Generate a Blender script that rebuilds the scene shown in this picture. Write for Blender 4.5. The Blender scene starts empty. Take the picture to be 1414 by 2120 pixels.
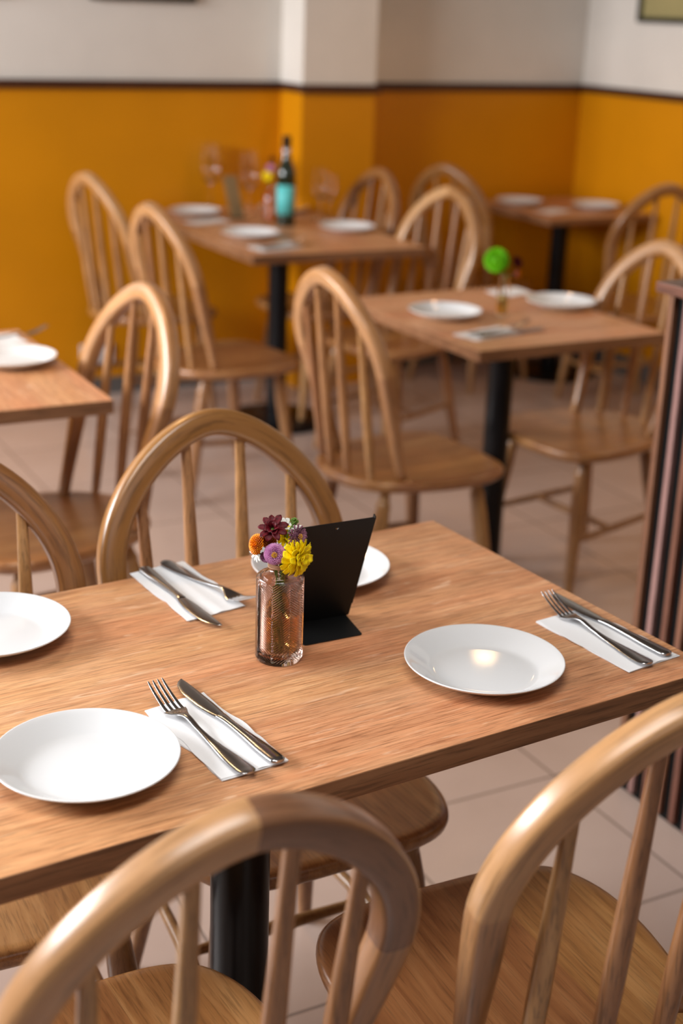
import bpy, math, random
from mathutils import Vector, Matrix
random.seed(7)
R = math.radians
PI = math.pi
col = bpy.context.scene.collection
sc = bpy.context.scene

# ------------------------------------------------------------------ camera
def level_frame():
    pt, rl, yw = R(19.63), R(2.07), R(28.5)
    rot = Matrix(((math.cos(rl), -math.sin(rl), 0), (math.sin(rl), math.cos(rl), 0), (0, 0, 1)))
    pit = Matrix(((1, 0, 0), (0, math.cos(pt), -math.sin(pt)), (0, math.sin(pt), math.cos(pt))))
    Q = rot @ pit
    def w(v):          # level frame (right, down, forward) -> world
        return Vector((v[0] * math.cos(yw) + v[2] * math.sin(yw), -v[0] * math.sin(yw) + v[2] * math.cos(yw), -v[1]))
    return w(Q[0]), w(Q[1]), w(Q[2])
right, down, fwd = level_frame()
cam_data = bpy.data.cameras.new('camera')
cam = bpy.data.objects.new('camera', cam_data)
col.objects.link(cam)
m = Matrix.Identity(4)
for i in range(3):
    m[i][0] = right[i]; m[i][1] = -down[i]; m[i][2] = -fwd[i]
m[0][3], m[1][3], m[2][3] = 0, 0, 1.55
cam.matrix_world = m
cam_data.sensor_fit = 'VERTICAL'
cam_data.sensor_height = 36
cam_data.lens = 2925.16 / 2120 * 36
cam_data.clip_start = 0.05
cam_data.dof.use_dof = True
cam_data.dof.focus_distance = 1.72
cam_data.dof.aperture_fstop = 2.9
sc.camera = cam

# ------------------------------------------------------------------ light
sc.view_settings.view_transform = 'Standard'
sc.view_settings.look = 'None'
sc.view_settings.gamma = 1
sc.view_settings.exposure = 0.25
sc.view_settings.use_curve_mapping = False
world = bpy.data.worlds.new('world')
sc.world = world
world.use_nodes = True
world.node_tree.nodes['Background'].inputs[0].default_value = (0.80, 0.88, 1.0, 1)
world.node_tree.nodes['Background'].inputs[1].default_value = 0.08

def area(name, loc, target, sx, sy, power, color):
    d = bpy.data.lights.new(name, 'AREA')
    d.shape = 'RECTANGLE'; d.size = sx; d.size_y = sy; d.energy = power; d.color = color
    o = bpy.data.objects.new(name, d)
    col.objects.link(o)
    o.location = loc
    o.rotation_euler = (Vector(target) - Vector(loc)).to_track_quat('-Z', 'Y').to_euler()
    return o
# daylight coming through the two shop windows (left side, and behind the camera)
area('window_daylight', (-2.40, 3.70, 2.12), (0.9, 3.2, 0.7), 3.3, 0.95, 275, (0.97, 0.98, 1.0))
area('door_daylight', (0.5, -1.92, 2.25), (0.8, 1.3, 0.7), 2.9, 0.85, 10, (0.94, 0.97, 1.0))
area('fill_panel_light', (0.15, 0.75, 2.735), (0.15, 0.76, 0), 1.5, 0.9, 19, (1.0, 0.97, 0.93))  # added overhead fill that brightens the foreground table

# ------------------------------------------------------------------ materials
def new_mat(name):
    mt = bpy.data.materials.new(name)
    mt.use_nodes = True
    nt = mt.node_tree
    return mt, nt, nt.nodes['Principled BSDF']
def plain(name, color, rough=0.5, metal=0.0, spec=0.5, **kw):
    mt, nt, b = new_mat(name)
    b.inputs['Base Color'].default_value = (*color, 1)
    b.inputs['Roughness'].default_value = rough
    b.inputs['Metallic'].default_value = metal
    b.inputs['Specular IOR Level'].default_value = spec
    for k, v in kw.items():
        b.inputs[k.replace('_', ' ')].default_value = v
    return mt
def nd(nt, t, **kw):
    n = nt.nodes.new(t)
    for k, v in kw.items(): setattr(n, k, v)
    return n
def ramp(nt, stops):
    n = nd(nt, 'ShaderNodeValToRGB')
    e = n.color_ramp.elements
    while len(e) < len(stops): e.new(0.5)
    for i, (p, c) in enumerate(stops):
        e[i].position = p; e[i].color = (*c, 1) if len(c) == 3 else c
    return n
def wood(name, dark, mid, light, grain='x', rough=0.42, coarse=7.0, pores=0.55, planks=0.0, plank_axis='x', vary=0.10, bump=0.12, spec=0.45, coat=0.0, fine=(3.2, 75, 14, 330), uv=False, dashes=0):
    mt, nt, b = new_mat(name)
    L = nt.links
    tc = nd(nt, 'ShaderNodeTexCoord')
    oi = nd(nt, 'ShaderNodeObjectInfo')
    off = nd(nt, 'ShaderNodeVectorMath', operation='SCALE'); off.inputs[0].default_value = (3.7, 2.1, 5.3)
    L.new(oi.outputs['Random'], off.inputs['Scale'])
    add = nd(nt, 'ShaderNodeVectorMath', operation='ADD')
    L.new(tc.outputs['UV' if uv else 'Object'], add.inputs[0]); L.new(off.outputs[0], add.inputs[1])
    src = add.outputs[0]
    plank_val = None
    if planks:
        sep = nd(nt, 'ShaderNodeSeparateXYZ'); L.new(tc.outputs['Object'], sep.inputs[0])
        dv = nd(nt, 'ShaderNodeMath', operation='DIVIDE'); dv.inputs[1].default_value = planks
        L.new(sep.outputs[{'x': 0, 'y': 1}[plank_axis]], dv.inputs[0])
        a2 = nd(nt, 'ShaderNodeMath', operation='ADD'); L.new(dv.outputs[0], a2.inputs[0]); a2.inputs[1].default_value = 20.37
        fl = nd(nt, 'ShaderNodeMath', operation='FLOOR'); L.new(a2.outputs[0], fl.inputs[0])
        a3 = nd(nt, 'ShaderNodeMath', operation='ADD'); L.new(fl.outputs[0], a3.inputs[0]); L.new(oi.outputs['Random'], a3.inputs[1])
        wn = nd(nt, 'ShaderNodeTexWhiteNoise', noise_dimensions='1D'); L.new(a3.outputs[0], wn.inputs['W'])
        plank_val = wn.outputs['Value']
        sc2 = nd(nt, 'ShaderNodeVectorMath', operation='SCALE'); sc2.inputs[0].default_value = (2.3, 1.7, 0.9); L.new(plank_val, sc2.inputs['Scale'])
        ad2 = nd(nt, 'ShaderNodeVectorMath', operation='ADD'); L.new(src, ad2.inputs[0]); L.new(sc2.outputs[0], ad2.inputs[1]); src = ad2.outputs[0]
    k = {'x': 0, 'y': 1, 'z': 2}[grain]
    def mapped(along, across):
        s = [across] * 3; s[k] = along
        mp = nd(nt, 'ShaderNodeMapping'); mp.inputs['Scale'].default_value = s
        L.new(src, mp.inputs['Vector']); return mp.outputs[0]
    n1 = nd(nt, 'ShaderNodeTexNoise'); n1.inputs['Scale'].default_value = 1; n1.inputs['Detail'].default_value = 6; n1.inputs['Roughness'].default_value = 0.62; n1.inputs['Distortion'].default_value = 0.9
    L.new(mapped(coarse * 0.22, coarse * 2.4), n1.inputs['Vector'])
    n2 = nd(nt, 'ShaderNodeTexNoise'); n2.inputs['Scale'].default_value = 1; n2.inputs['Detail'].default_value = 3; n2.inputs['Roughness'].default_value = 0.6
    L.new(mapped(fine[2], fine[3]), n2.inputs['Vector'])
    n3 = nd(nt, 'ShaderNodeTexNoise'); n3.inputs['Scale'].default_value = 1; n3.inputs['Detail'].default_value = 4; n3.inputs['Distortion'].default_value = 0.4
    L.new(mapped(fine[0], fine[1]), n3.inputs['Vector'])
    mx0 = nd(nt, 'ShaderNodeMath', operation='MULTIPLY_ADD'); mx0.inputs[1].default_value = 0.42
    L.new(n3.outputs['Fac'], mx0.inputs[0])
    mul = nd(nt, 'ShaderNodeMath', operation='MULTIPLY'); mul.inputs[1].default_value = 0.58; L.new(n1.outputs['Fac'], mul.inputs[0]); L.new(mul.outputs[0], mx0.inputs[2])
    rp = ramp(nt, [(0.34, dark), (0.5, mid), (0.64, light)]); L.new(mx0.outputs[0], rp.inputs[0])
    pr = ramp(nt, [(0.36, (1 - pores,) * 3), (0.5, (1, 1, 1))]); L.new(n2.outputs['Fac'], pr.inputs[0])
    m1 = nd(nt, 'ShaderNodeMix', data_type='RGBA', blend_type='MULTIPLY'); m1.inputs['Factor'].default_value = 0.8
    L.new(rp.outputs[0], m1.inputs['A']); L.new(pr.outputs[0], m1.inputs['B'])
    hsv = nd(nt, 'ShaderNodeHueSaturation')
    mr = nd(nt, 'ShaderNodeMapRange'); mr.inputs['To Min'].default_value = 1 - vary; mr.inputs['To Max'].default_value = 1 + vary
    L.new(plank_val if plank_val else oi.outputs['Random'], mr.inputs['Value']); L.new(mr.outputs[0], hsv.inputs['Value'])
    mh = nd(nt, 'ShaderNodeMapRange'); mh.inputs['To Min'].default_value = 0.5 - vary * 0.05; mh.inputs['To Max'].default_value = 0.5 + vary * 0.05
    L.new(plank_val if plank_val else oi.outputs['Random'], mh.inputs['Value']); L.new(mh.outputs[0], hsv.inputs['Hue'])
    L.new(m1.outputs['Result'], hsv.inputs['Color'])
    L.new(hsv.outputs[0], b.inputs['Base Color'])
    b.inputs['Roughness'].default_value = rough
    b.inputs['Specular IOR Level'].default_value = spec
    b.inputs['Coat Weight'].default_value = coat
    b.inputs['Coat Roughness'].default_value = 0.30
    if dashes:
        n4 = nd(nt, 'ShaderNodeTexNoise'); n4.inputs['Scale'].default_value = 1; n4.inputs['Detail'].default_value = 2; n4.inputs['Distortion'].default_value = 0.25
        L.new(mapped(9, 380), n4.inputs['Vector'])
        dr = ramp(nt, [(0.53, (1, 1, 1)), (0.66, (0.56, 0.45, 0.38))]); L.new(n4.outputs['Fac'], dr.inputs[0])
        n5 = nd(nt, 'ShaderNodeTexNoise'); n5.inputs['Scale'].default_value = 1; n5.inputs['Detail'].default_value = 2
        L.new(mapped(2.2, 11), n5.inputs['Vector'])
        br = ramp(nt, [(0.36, (1.0, 0.90, 0.86)), (0.5, (0.95, 0.95, 0.95)), (0.66, (1.0, 1.0, 0.92))]); L.new(n5.outputs['Fac'], br.inputs[0])
        ma = nd(nt, 'ShaderNodeMix', data_type='RGBA', blend_type='MULTIPLY'); ma.inputs['Factor'].default_value = dashes
        L.new(hsv.outputs[0], ma.inputs['A']); L.new(dr.outputs[0], ma.inputs['B'])
        mb2 = nd(nt, 'ShaderNodeMix', data_type='RGBA', blend_type='MULTIPLY'); mb2.inputs['Factor'].default_value = 1.0
        L.new(ma.outputs['Result'], mb2.inputs['A']); L.new(br.outputs[0], mb2.inputs['B'])
        n6 = nd(nt, 'ShaderNodeTexNoise'); n6.inputs['Scale'].default_value = 1; n6.inputs['Detail'].default_value = 3; n6.inputs['Distortion'].default_value = 1.5
        L.new(mapped(9, 70), n6.inputs['Vector'])
        lr = ramp(nt, [(0.62, (0, 0, 0)), (0.72, (1, 1, 1))]); L.new(n6.outputs['Fac'], lr.inputs[0])
        mc = nd(nt, 'ShaderNodeMix', data_type='RGBA', blend_type='MIX'); L.new(mb2.outputs['Result'], mc.inputs['A'])
        mc.inputs['B'].default_value = (0.78, 0.55, 0.38, 1)
        ms = nd(nt, 'ShaderNodeMath', operation='MULTIPLY'); ms.inputs[1].default_value = 0.45; L.new(lr.outputs[0], ms.inputs[0]); L.new(ms.outputs[0], mc.inputs['Factor'])
        L.new(mc.outputs['Result'], b.inputs['Base Color'])
    bp = nd(nt, 'ShaderNodeBump'); bp.inputs['Strength'].default_value = bump; bp.inputs['Distance'].default_value = 0.001
    L.new(n2.outputs['Fac'], bp.inputs['Height']); L.new(bp.outputs[0], b.inputs['Normal'])
    return mt
TT = dict(dark=(0.49, 0.215, 0.10), mid=(0.62, 0.310, 0.155), light=(0.73, 0.415, 0.225))
M = {}
M['table_x'] = wood('oak_laminate_lengthwise', **TT, grain='x', rough=0.36, vary=0.0, coarse=5.0, spec=0.4, pores=0.45, fine=(10, 190, 26, 520), dashes=0.6)
M['table_y'] = wood('oak_laminate_crosswise', **TT, grain='y', rough=0.36, vary=0.0, coarse=5.0, spec=0.4, pores=0.45, fine=(10, 190, 26, 520), dashes=0.6)
M['edge'] = wood('oak_edge_shaded', (0.15, 0.065, 0.028), (0.24, 0.11, 0.05), (0.31, 0.155, 0.075), grain='x', rough=0.45, vary=0.0, coarse=9, pores=0.5)  # same oak as the top, shade on the sides put into its colour
CH = dict(dark=(0.25, 0.108, 0.038), mid=(0.36, 0.172, 0.066), light=(0.46, 0.240, 0.102))
M['seat'] = wood('seat_wood', (0.21, 0.080, 0.025), (0.32, 0.140, 0.046), (0.42, 0.210, 0.080), grain='y', planks=0.105, vary=0.12, rough=0.30, coarse=8, coat=0.5, pores=0.35)
M['limb'] = wood('limb_wood', **CH, grain='z', rough=0.30, vary=0.14, coat=0.3, pores=0.5)
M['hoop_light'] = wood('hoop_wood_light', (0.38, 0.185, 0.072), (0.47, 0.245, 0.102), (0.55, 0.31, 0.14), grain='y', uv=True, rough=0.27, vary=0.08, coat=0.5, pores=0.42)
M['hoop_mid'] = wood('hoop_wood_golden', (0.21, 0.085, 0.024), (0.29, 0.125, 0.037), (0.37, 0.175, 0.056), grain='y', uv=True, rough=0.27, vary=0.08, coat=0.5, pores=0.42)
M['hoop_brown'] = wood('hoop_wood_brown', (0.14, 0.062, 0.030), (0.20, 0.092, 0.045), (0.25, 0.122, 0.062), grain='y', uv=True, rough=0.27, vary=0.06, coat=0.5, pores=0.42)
M['bow_limb'] = wood('bow_limb_wood', **CH, grain='y', uv=True, rough=0.30, vary=0.10, coat=0.5, pores=0.5)
M['leg'] = wood('leg_wood', (0.20, 0.09, 0.032), (0.30, 0.145, 0.055), (0.38, 0.20, 0.08), grain='z', rough=0.33, vary=0.15, coat=0.2, pores=0.3)
M['black_metal'] = plain('black_powder_coat', (0.004, 0.004, 0.005), 0.30, 0.0, 0.25)
M['black_stand'] = plain('black_matt_sheet', (0.004, 0.004, 0.004), 0.5, 0.0, 0.3)
M['porcelain'] = plain('white_porcelain', (0.73, 0.74, 0.755), 0.05, 0.0, 0.5, Coat_Weight=0.3, Coat_Roughness=0.03)
M['steel'] = plain('cutlery_steel', (0.43, 0.43, 0.44), 0.20, 1.0)
M['black'] = plain('black_paint', (0.004, 0.004, 0.004), 0.6, 0.0, 0.15)
M['rail'] = wood('rail_wood', (0.035, 0.010, 0.003), (0.055, 0.016, 0.004), (0.08, 0.025, 0.007), grain='x', rough=0.4, vary=0.0)

def painted(name, color, rough, var=0.05, scale=3.0, spec=0.3):
    mt, nt, b = new_mat(name); L = nt.links
    tc = nd(nt, 'ShaderNodeTexCoord')
    n = nd(nt, 'ShaderNodeTexNoise'); n.inputs['Scale'].default_value = scale; n.inputs['Detail'].default_value = 5
    L.new(tc.outputs['Object'], n.inputs['Vector'])
    a = tuple(c * (1 - var) for c in color); z = tuple(min(1, c * (1 + var)) for c in color)
    rp = ramp(nt, [(0.3, a), (0.7, z)]); L.new(n.outputs['Fac'], rp.inputs[0]); L.new(rp.outputs[0], b.inputs['Base Color'])
    b.inputs['Roughness'].default_value = rough
    b.inputs['Specular IOR Level'].default_value = spec
    n2 = nd(nt, 'ShaderNodeTexNoise'); n2.inputs['Scale'].default_value = 160
    L.new(tc.outputs['Object'], n2.inputs['Vector'])
    bp = nd(nt, 'ShaderNodeBump'); bp.inputs['Strength'].default_value = 0.08; bp.inputs['Distance'].default_value = 0.002
    L.new(n2.outputs['Fac'], bp.inputs['Height']); L.new(bp.outputs[0], b.inputs['Normal'])
    return mt
M['cream'] = painted('cream_wall_paint', (0.68, 0.63, 0.57), 0.7)
M['yellow'] = painted('ochre_wall_paint', (0.58, 0.222, 0.0), 0.42, spec=0.35)
M['ceiling'] = painted('ceiling_paint', (0.13, 0.12, 0.11), 0.8)
M['grey_skirting'] = plain('grey_skirting_paint', (0.10, 0.095, 0.09), 0.5)

def tile_mat():
    mt, nt, b = new_mat('floor_tiles'); L = nt.links
    tc = nd(nt, 'ShaderNodeTexCoord')
    mp = nd(nt, 'ShaderNodeMapping'); mp.inputs['Location'].default_value = (-1.71, -2.14, 0)
    L.new(tc.outputs['Object'], mp.inputs['Vector'])
    br = nd(nt, 'ShaderNodeTexBrick'); br.offset = 0; br.squash = 1
    br.inputs['Scale'].default_value = 1; br.inputs['Brick Width'].default_value = 0.45; br.inputs['Row Height'].default_value = 0.45
    br.inputs['Mortar Size'].default_value = 0.004; br.inputs['Mortar Smooth'].default_value = 0.4
    br.inputs['Color1'].default_value = (0.50, 0.385, 0.33, 1); br.inputs['Color2'].default_value = (0.47, 0.36, 0.31, 1)
    br.inputs['Mortar'].default_value = (0.235, 0.18, 0.155, 1)
    L.new(mp.outputs[0], br.inputs['Vector'])
    n = nd(nt, 'ShaderNodeTexNoise'); n.inputs['Scale'].default_value = 6; n.inputs['Detail'].default_value = 6
    L.new(tc.outputs['Object'], n.inputs['Vector'])
    rp = ramp(nt, [(0.3, (0.93, 0.92, 0.91)), (0.7, (1, 1, 1))]); L.new(n.outputs['Fac'], rp.inputs[0])
    mx = nd(nt, 'ShaderNodeMix', data_type='RGBA', blend_type='MULTIPLY'); mx.inputs['Factor'].default_value = 1
    L.new(br.outputs['Color'], mx.inputs['A']); L.new(rp.outputs[0], mx.inputs['B']); L.new(mx.outputs['Result'], b.inputs['Base Color'])
    b.inputs['Roughness'].default_value = 0.27
    b.inputs['Specular IOR Level'].default_value = 0.65
    bp = nd(nt, 'ShaderNodeBump', invert=True); bp.inputs['Strength'].default_value = 0.3; bp.inputs['Distance'].default_value = 0.002
    L.new(br.outputs['Fac'], bp.inputs['Height']); L.new(bp.outputs[0], b.inputs['Normal'])
    return mt
M['tiles'] = tile_mat()

def napkin_mat():
    mt, nt, b = new_mat('paper_napkin'); L = nt.links
    b.inputs['Base Color'].default_value = (0.78, 0.785, 0.80, 1); b.inputs['Roughness'].default_value = 0.85
    b.inputs['Specular IOR Level'].default_value = 0.15
    tc = nd(nt, 'ShaderNodeTexCoord')
    w = nd(nt, 'ShaderNodeTexVoronoi'); w.inputs['Scale'].default_value = 620
    L.new(tc.outputs['Object'], w.inputs['Vector'])
    bp = nd(nt, 'ShaderNodeBump'); bp.inputs['Strength'].default_value = 0.15; bp.inputs['Distance'].default_value = 0.0006
    L.new(w.outputs['Distance'], bp.inputs['Height']); L.new(bp.outputs[0], b.inputs['Normal'])
    return mt
M['napkin'] = napkin_mat()
def glass(name, color, rough=0.02, ior=1.45):
    return plain(name, color, rough, 0.0, 0.5, Transmission_Weight=1.0, IOR=ior)
M['rose_glass'] = glass('rose_tinted_glass', (0.93, 0.76, 0.70), 0.03, 1.42)
M['clear_glass'] = glass('clear_glass', (0.99, 0.99, 0.985), 0.0, 1.52)
M['water'] = glass('vase_water', (0.96, 0.58, 0.18), 0.0, 1.33)
M['tea_water'] = glass('yellow_vase_water', (0.85, 0.72, 0.25), 0.0, 1.33)
M['bottle_glass'] = plain('dark_green_bottle_glass', (0.012, 0.020, 0.010), 0.06, 0.0, 0.6)
M['amber_glass'] = plain('dark_glass', (0.05, 0.02, 0.01), 0.1)

# ------------------------------------------------------------------ helpers
def mesh_obj(name, verts, faces, mats, parent=None, smooth=True, mat_idx=None, bevel=0.0, angle=None):
    me = bpy.data.meshes.new(name)
    me.from_pydata([tuple(v) for v in verts], [], faces)
    if not isinstance(mats, (list, tuple)): mats = [mats]
    for mt in mats: me.materials.append(mt)
    if mat_idx: me.polygons.foreach_set('material_index', mat_idx)
    me.polygons.foreach_set('use_smooth', [smooth] * len(me.polygons))
    if angle: me.set_sharp_from_angle(angle=R(angle))
    me.update()
    o = bpy.data.objects.new(name, me)
    col.objects.link(o)
    if parent: o.parent = parent
    if bevel:
        bv = o.modifiers.new('bevel', 'BEVEL'); bv.width = bevel; bv.segments = 3; bv.limit_method = 'ANGLE'
    return o
def tag(o, label=None, cat=None, group=None, kind=None):
    if label: o['label'] = label
    if cat: o['category'] = cat
    if group: o['group'] = group
    if kind: o['kind'] = kind
    return o
def empty(name, loc=(0, 0, 0), rz=0.0):
    o = bpy.data.objects.new(name, None); o.empty_display_size = 0.05
    col.objects.link(o); o.location = loc; o.rotation_euler = (0, 0, rz)
    return o
def copy_tree(o, parent=None):
    c = o.copy(); col.objects.link(c)
    if parent: c.parent = parent
    for ch in list(o.children): copy_tree(ch, c)
    return c
class Geo:
    def __init__(s): s.v = []; s.f = []; s.m = []
    def add(s, v, f, mi=0):
        b = len(s.v); s.v += [tuple(x) for x in v]; s.f += [tuple(i + b for i in q) for q in f]; s.m += [mi] * len(f)
    def box(s, x0, x1, y0, y1, z0, z1, mi=0):
        v = [(x, y, z) for z in (z0, z1) for y in (y0, y1) for x in (x0, x1)]
        s.add(v, [(0, 2, 3, 1), (4, 5, 7, 6), (0, 1, 5, 4), (2, 6, 7, 3), (0, 4, 6, 2), (1, 3, 7, 5)], mi)
    def tube(s, p0, p1, prof, n=16, mi=0):
        """prof: list of (t, radius) along p0->p1, closed ends"""
        p0, p1 = Vector(p0), Vector(p1); d = (p1 - p0); L = d.length; d = d.normalized()
        a = d.cross(Vector((1, 0, 0)) if abs(d.x) < 0.9 else Vector((0, 1, 0))).normalized(); b = d.cross(a)
        v = []; f = []
        for t, r in prof:
            for i in range(n):
                th = 2 * PI * i / n
                v.append(p0 + d * (L * t) + (a * math.cos(th) + b * math.sin(th)) * r)
        for j in range(len(prof) - 1):
            for i in range(n):
                k = (i + 1) % n
                f.append((j * n + i, j * n + k, (j + 1) * n + k, (j + 1) * n + i))
        f.append(tuple(range(n))[::-1]); f.append(tuple((len(prof) - 1) * n + i for i in range(n)))
        s.add(v, f, mi)
    def path(s, pts, rad, n=8, mi=0):
        pts = [Vector(p) for p in pts]; v = []; f = []
        rads = rad if isinstance(rad, (list, tuple)) else [rad] * len(pts)
        up = Vector((0.13, 0.31, 0.94)).normalized()
        for j, p in enumerate(pts):
            t = (pts[min(j + 1, len(pts) - 1)] - pts[max(j - 1, 0)]).normalized()
            a = t.cross(up)
            if a.length < 1e-3: a = t.cross(Vector((1, 0, 0)))
            a.normalize(); b = t.cross(a)
            for i in range(n):
                th = 2 * PI * i / n; v.append(p + (a * math.cos(th) + b * math.sin(th)) * rads[j])
        for j in range(len(pts) - 1):
            for i in range(n):
                k = (i + 1) % n; f.append((j * n + i, j * n + k, (j + 1) * n + k, (j + 1) * n + i))
        f.append(tuple(range(n))[::-1]); f.append(tuple((len(pts) - 1) * n + i for i in range(n)))
        s.add(v, f, mi)
    def lathe(s, prof, n=64, c=(0, 0, 0), mi=0):
        """prof: (radius, z); radius 0 at an end closes it"""
        v = []; f = []; rows = []
        for r, z in prof:
            if r < 1e-7: rows.append([len(v)]); v.append((c[0], c[1], c[2] + z))
            else:
                rows.append(list(range(len(v), len(v) + n)))
                for i in range(n):
                    th = 2 * PI * i / n; v.append((c[0] + r * math.cos(th), c[1] + r * math.sin(th), c[2] + z))
        for a, b in zip(rows, rows[1:]):
            for i in range(n):
                k = (i + 1) % n
                if len(a) == 1 and len(b) == 1: continue
                if len(a) == 1: f.append((a[0], b[k], b[i]))
                elif len(b) == 1: f.append((a[i], a[k], b[0]))
                else: f.append((a[i], a[k], b[k], b[i]))
        s.add(v, f, mi)
    def obj(s, name, mats, parent=None, smooth=True, bevel=0.0, angle=None):
        return mesh_obj(name, s.v, s.f, mats, parent, smooth, s.m if any(s.m) else None, bevel, angle)

# ------------------------------------------------------------------ the room
X0, X1, Y0, Y1, ZC, ZR = -2.3, 4.17, -1.8, 5.5, 2.8, 1.24
T = 0.12
g = Geo(); g.box(X0 - T, X1 + T, Y0 - T, Y1 + T, -0.1, 0); tag(g.obj('floor', M['tiles'], smooth=False), kind='structure')
g = Geo(); g.box(X0 - T, X1 + T, Y0 - T, Y1 + T, ZC, ZC + 0.1); tag(g.obj('ceiling', M['ceiling'], smooth=False), kind='structure')
cw = [M['yellow'], M['cream']]
M['dark_wall'] = painted('dark_brown_wall_paint', (0.10, 0.07, 0.05), 0.7)
dw = [M['dark_wall'], M['dark_wall']]
g = Geo(); g.box(X0 - T, X1 + T, Y1, Y1 + T, 0, ZR, 0); g.box(X0 - T, X1 + T, Y1, Y1 + T, ZR, ZC, 1)
tag(g.obj('wall_back', cw, smooth=False), kind='structure')
g = Geo(); g.box(X1, X1 + T, Y0 - T, Y1, 0, ZR, 0); g.box(X1, X1 + T, Y0 - T, Y1, ZR, ZC, 1)
tag(g.obj('wall_right', cw, smooth=False), kind='structure')
g = Geo(); g.box(2.63, 2.965, 5.30, Y1, 0, ZR, 0); g.box(2.63, 2.965, 5.30, Y1, ZR, ZC, 1)
tag(g.obj('wall_pier', cw, smooth=False), kind='structure')
# left wall with its wide shop window, wall behind the camera with a glazed front
g = Geo()
g.box(X0 - T, X0, Y0 - T, Y1, 0, 1.5, 0)
g.box(X0 - T, X0, Y0 - T, Y1, 2.7, ZC, 1)
for a, b in ((Y0 - T, 2.0), (5.38, Y1)):
    g.box(X0 - T, X0, a, b, 1.5, 2.7, 1)
tag(g.obj('wall_left', dw, smooth=False), kind='structure')
g = Geo()
g.box(X0 - T, X1, Y0 - T, Y0, 0, ZR, 0); g.box(X0 - T, X1, Y0 - T, Y0, ZR, 1.8, 1); g.box(X0 - T, X1, Y0 - T, Y0, 2.7, ZC, 1)
for a, b in ((X0 - T, -1.0), (2.0, X1)):
    g.box(a, b, Y0 - T, Y0, 1.8, 2.7, 1)
tag(g.obj('wall_front', dw, smooth=False), kind='structure')
g = Geo()
g.box(X0 - 0.08, X0 - 0.02, 2.0, 5.38, 1.5, 1.54); g.box(X0 - 0.08, X0 - 0.02, 2.0, 5.38, 2.66, 2.70)
for y in (2.0, 3.67, 5.34): g.box(X0 - 0.08, X0 - 0.02, y, y + 0.04, 1.54, 2.66)
tag(g.obj('window_1', M['black'], smooth=False), kind='structure')
g = Geo()
g.box(-1.0, 2.0, Y0 - 0.08, Y0 - 0.02, 1.8, 1.85); g.box(-1.0, 2.0, Y0 - 0.08, Y0 - 0.02, 2.65, 2.7)
for x in (-1.0, 0.5, 1.95): g.box(x, x + 0.05, Y0 - 0.08, Y0 - 0.02, 1.85, 2.65)
tag(g.obj('window_2', M['black'], smooth=False), kind='structure')
def rail(name, x0, x1, y0, y1):
    g = Geo(); g.box(x0, x1, y0, y1, ZR - 0.018, ZR + 0.016); tag(g.obj(name, M['rail'], smooth=False, bevel=0.004), kind='structure')
rail('trim_1', X0, 2.63, Y1 - 0.02, Y1)
rail('trim_2', 2.61, 2.63, 5.28, Y1 - 0.02)
rail('trim_3', 2.63, 2.985, 5.28, 5.30)
rail('trim_4', 2.965, 2.985, 5.30, Y1 - 0.02)
rail('trim_5', 2.985, X1 - 0.02, Y1 - 0.02, Y1)
rail('trim_6', X1 - 0.02, X1, Y0, Y1)
g = Geo(); g.box(X1 - 0.012, X1, Y0, Y1, 0, 0.09); tag(g.obj('baseboard_right', M['grey_skirting'], smooth=False), kind='structure')
g = Geo(); g.box(X0, 2.63, Y1 - 0.012, Y1, 0, 0.07); g.box(2.965, X1 - 0.012, Y1 - 0.012, Y1, 0, 0.07); tag(g.obj('baseboard_back', M['grey_skirting'], smooth=False), kind='structure')

# framed pictures on the cream part of the walls
M['olive_art'] = painted('olive_print', (0.36, 0.30, 0.13), 0.6, 0.08, 4)
M['frame_black'] = plain('black_frame', (0.012, 0.014, 0.008), 0.4)
def picture(x0, x1, z0, z1, face, label):
    root = empty('picture_frame', (0, 0, 0))
    w = 0.022
    f = Geo(); a = Geo()
    if face == 'back':
        y1, y0 = Y1 - 0.001, Y1 - 0.026
        for b in ((x0, x1, z0, z0 + w), (x0, x1, z1 - w, z1), (x0, x0 + w, z0 + w, z1 - w), (x1 - w, x1, z0 + w, z1 - w)): f.box(b[0], b[1], y0, y1, b[2], b[3])
        a.box(x0 + w, x1 - w, y0 + 0.012, y1, z0 + w, z1 - w)
        root.location = ((x0 + x1) / 2, Y1, z0)
    else:
        xx1, xx0 = X1 - 0.001, X1 - 0.026
        for b in ((x0, x1, z0, z0 + w), (x0, x1, z1 - w, z1), (x0, x0 + w, z0 + w, z1 - w), (x1 - w, x1, z0 + w, z1 - w)): f.box(xx0, xx1, b[0], b[1], b[2], b[3])
        a.box(xx0 + 0.012, xx1, x0 + w, x1 - w, z0 + w, z1 - w)
        root.location = (X1, (x0 + x1) / 2, z0)
    for o in (f.obj('frame', M['frame_black'], smooth=False), a.obj('print', M['olive_art'], smooth=False)):
        o.location = -root.location; o.parent = root
    tag(root, label, 'picture', 'framed pictures on the cream wall')
picture(1.815, 2.245, 1.548, 2.06, 'back', 'black framed picture cut by the top edge, above the wine bottle table')
picture(1.05, 1.478, 1.548, 2.06, 'back', 'black framed picture barely showing in the top left corner')
picture(4.46, 5.125, 1.535, 2.06, 'right', 'olive green print in a black frame on the right hand wall')

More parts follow.
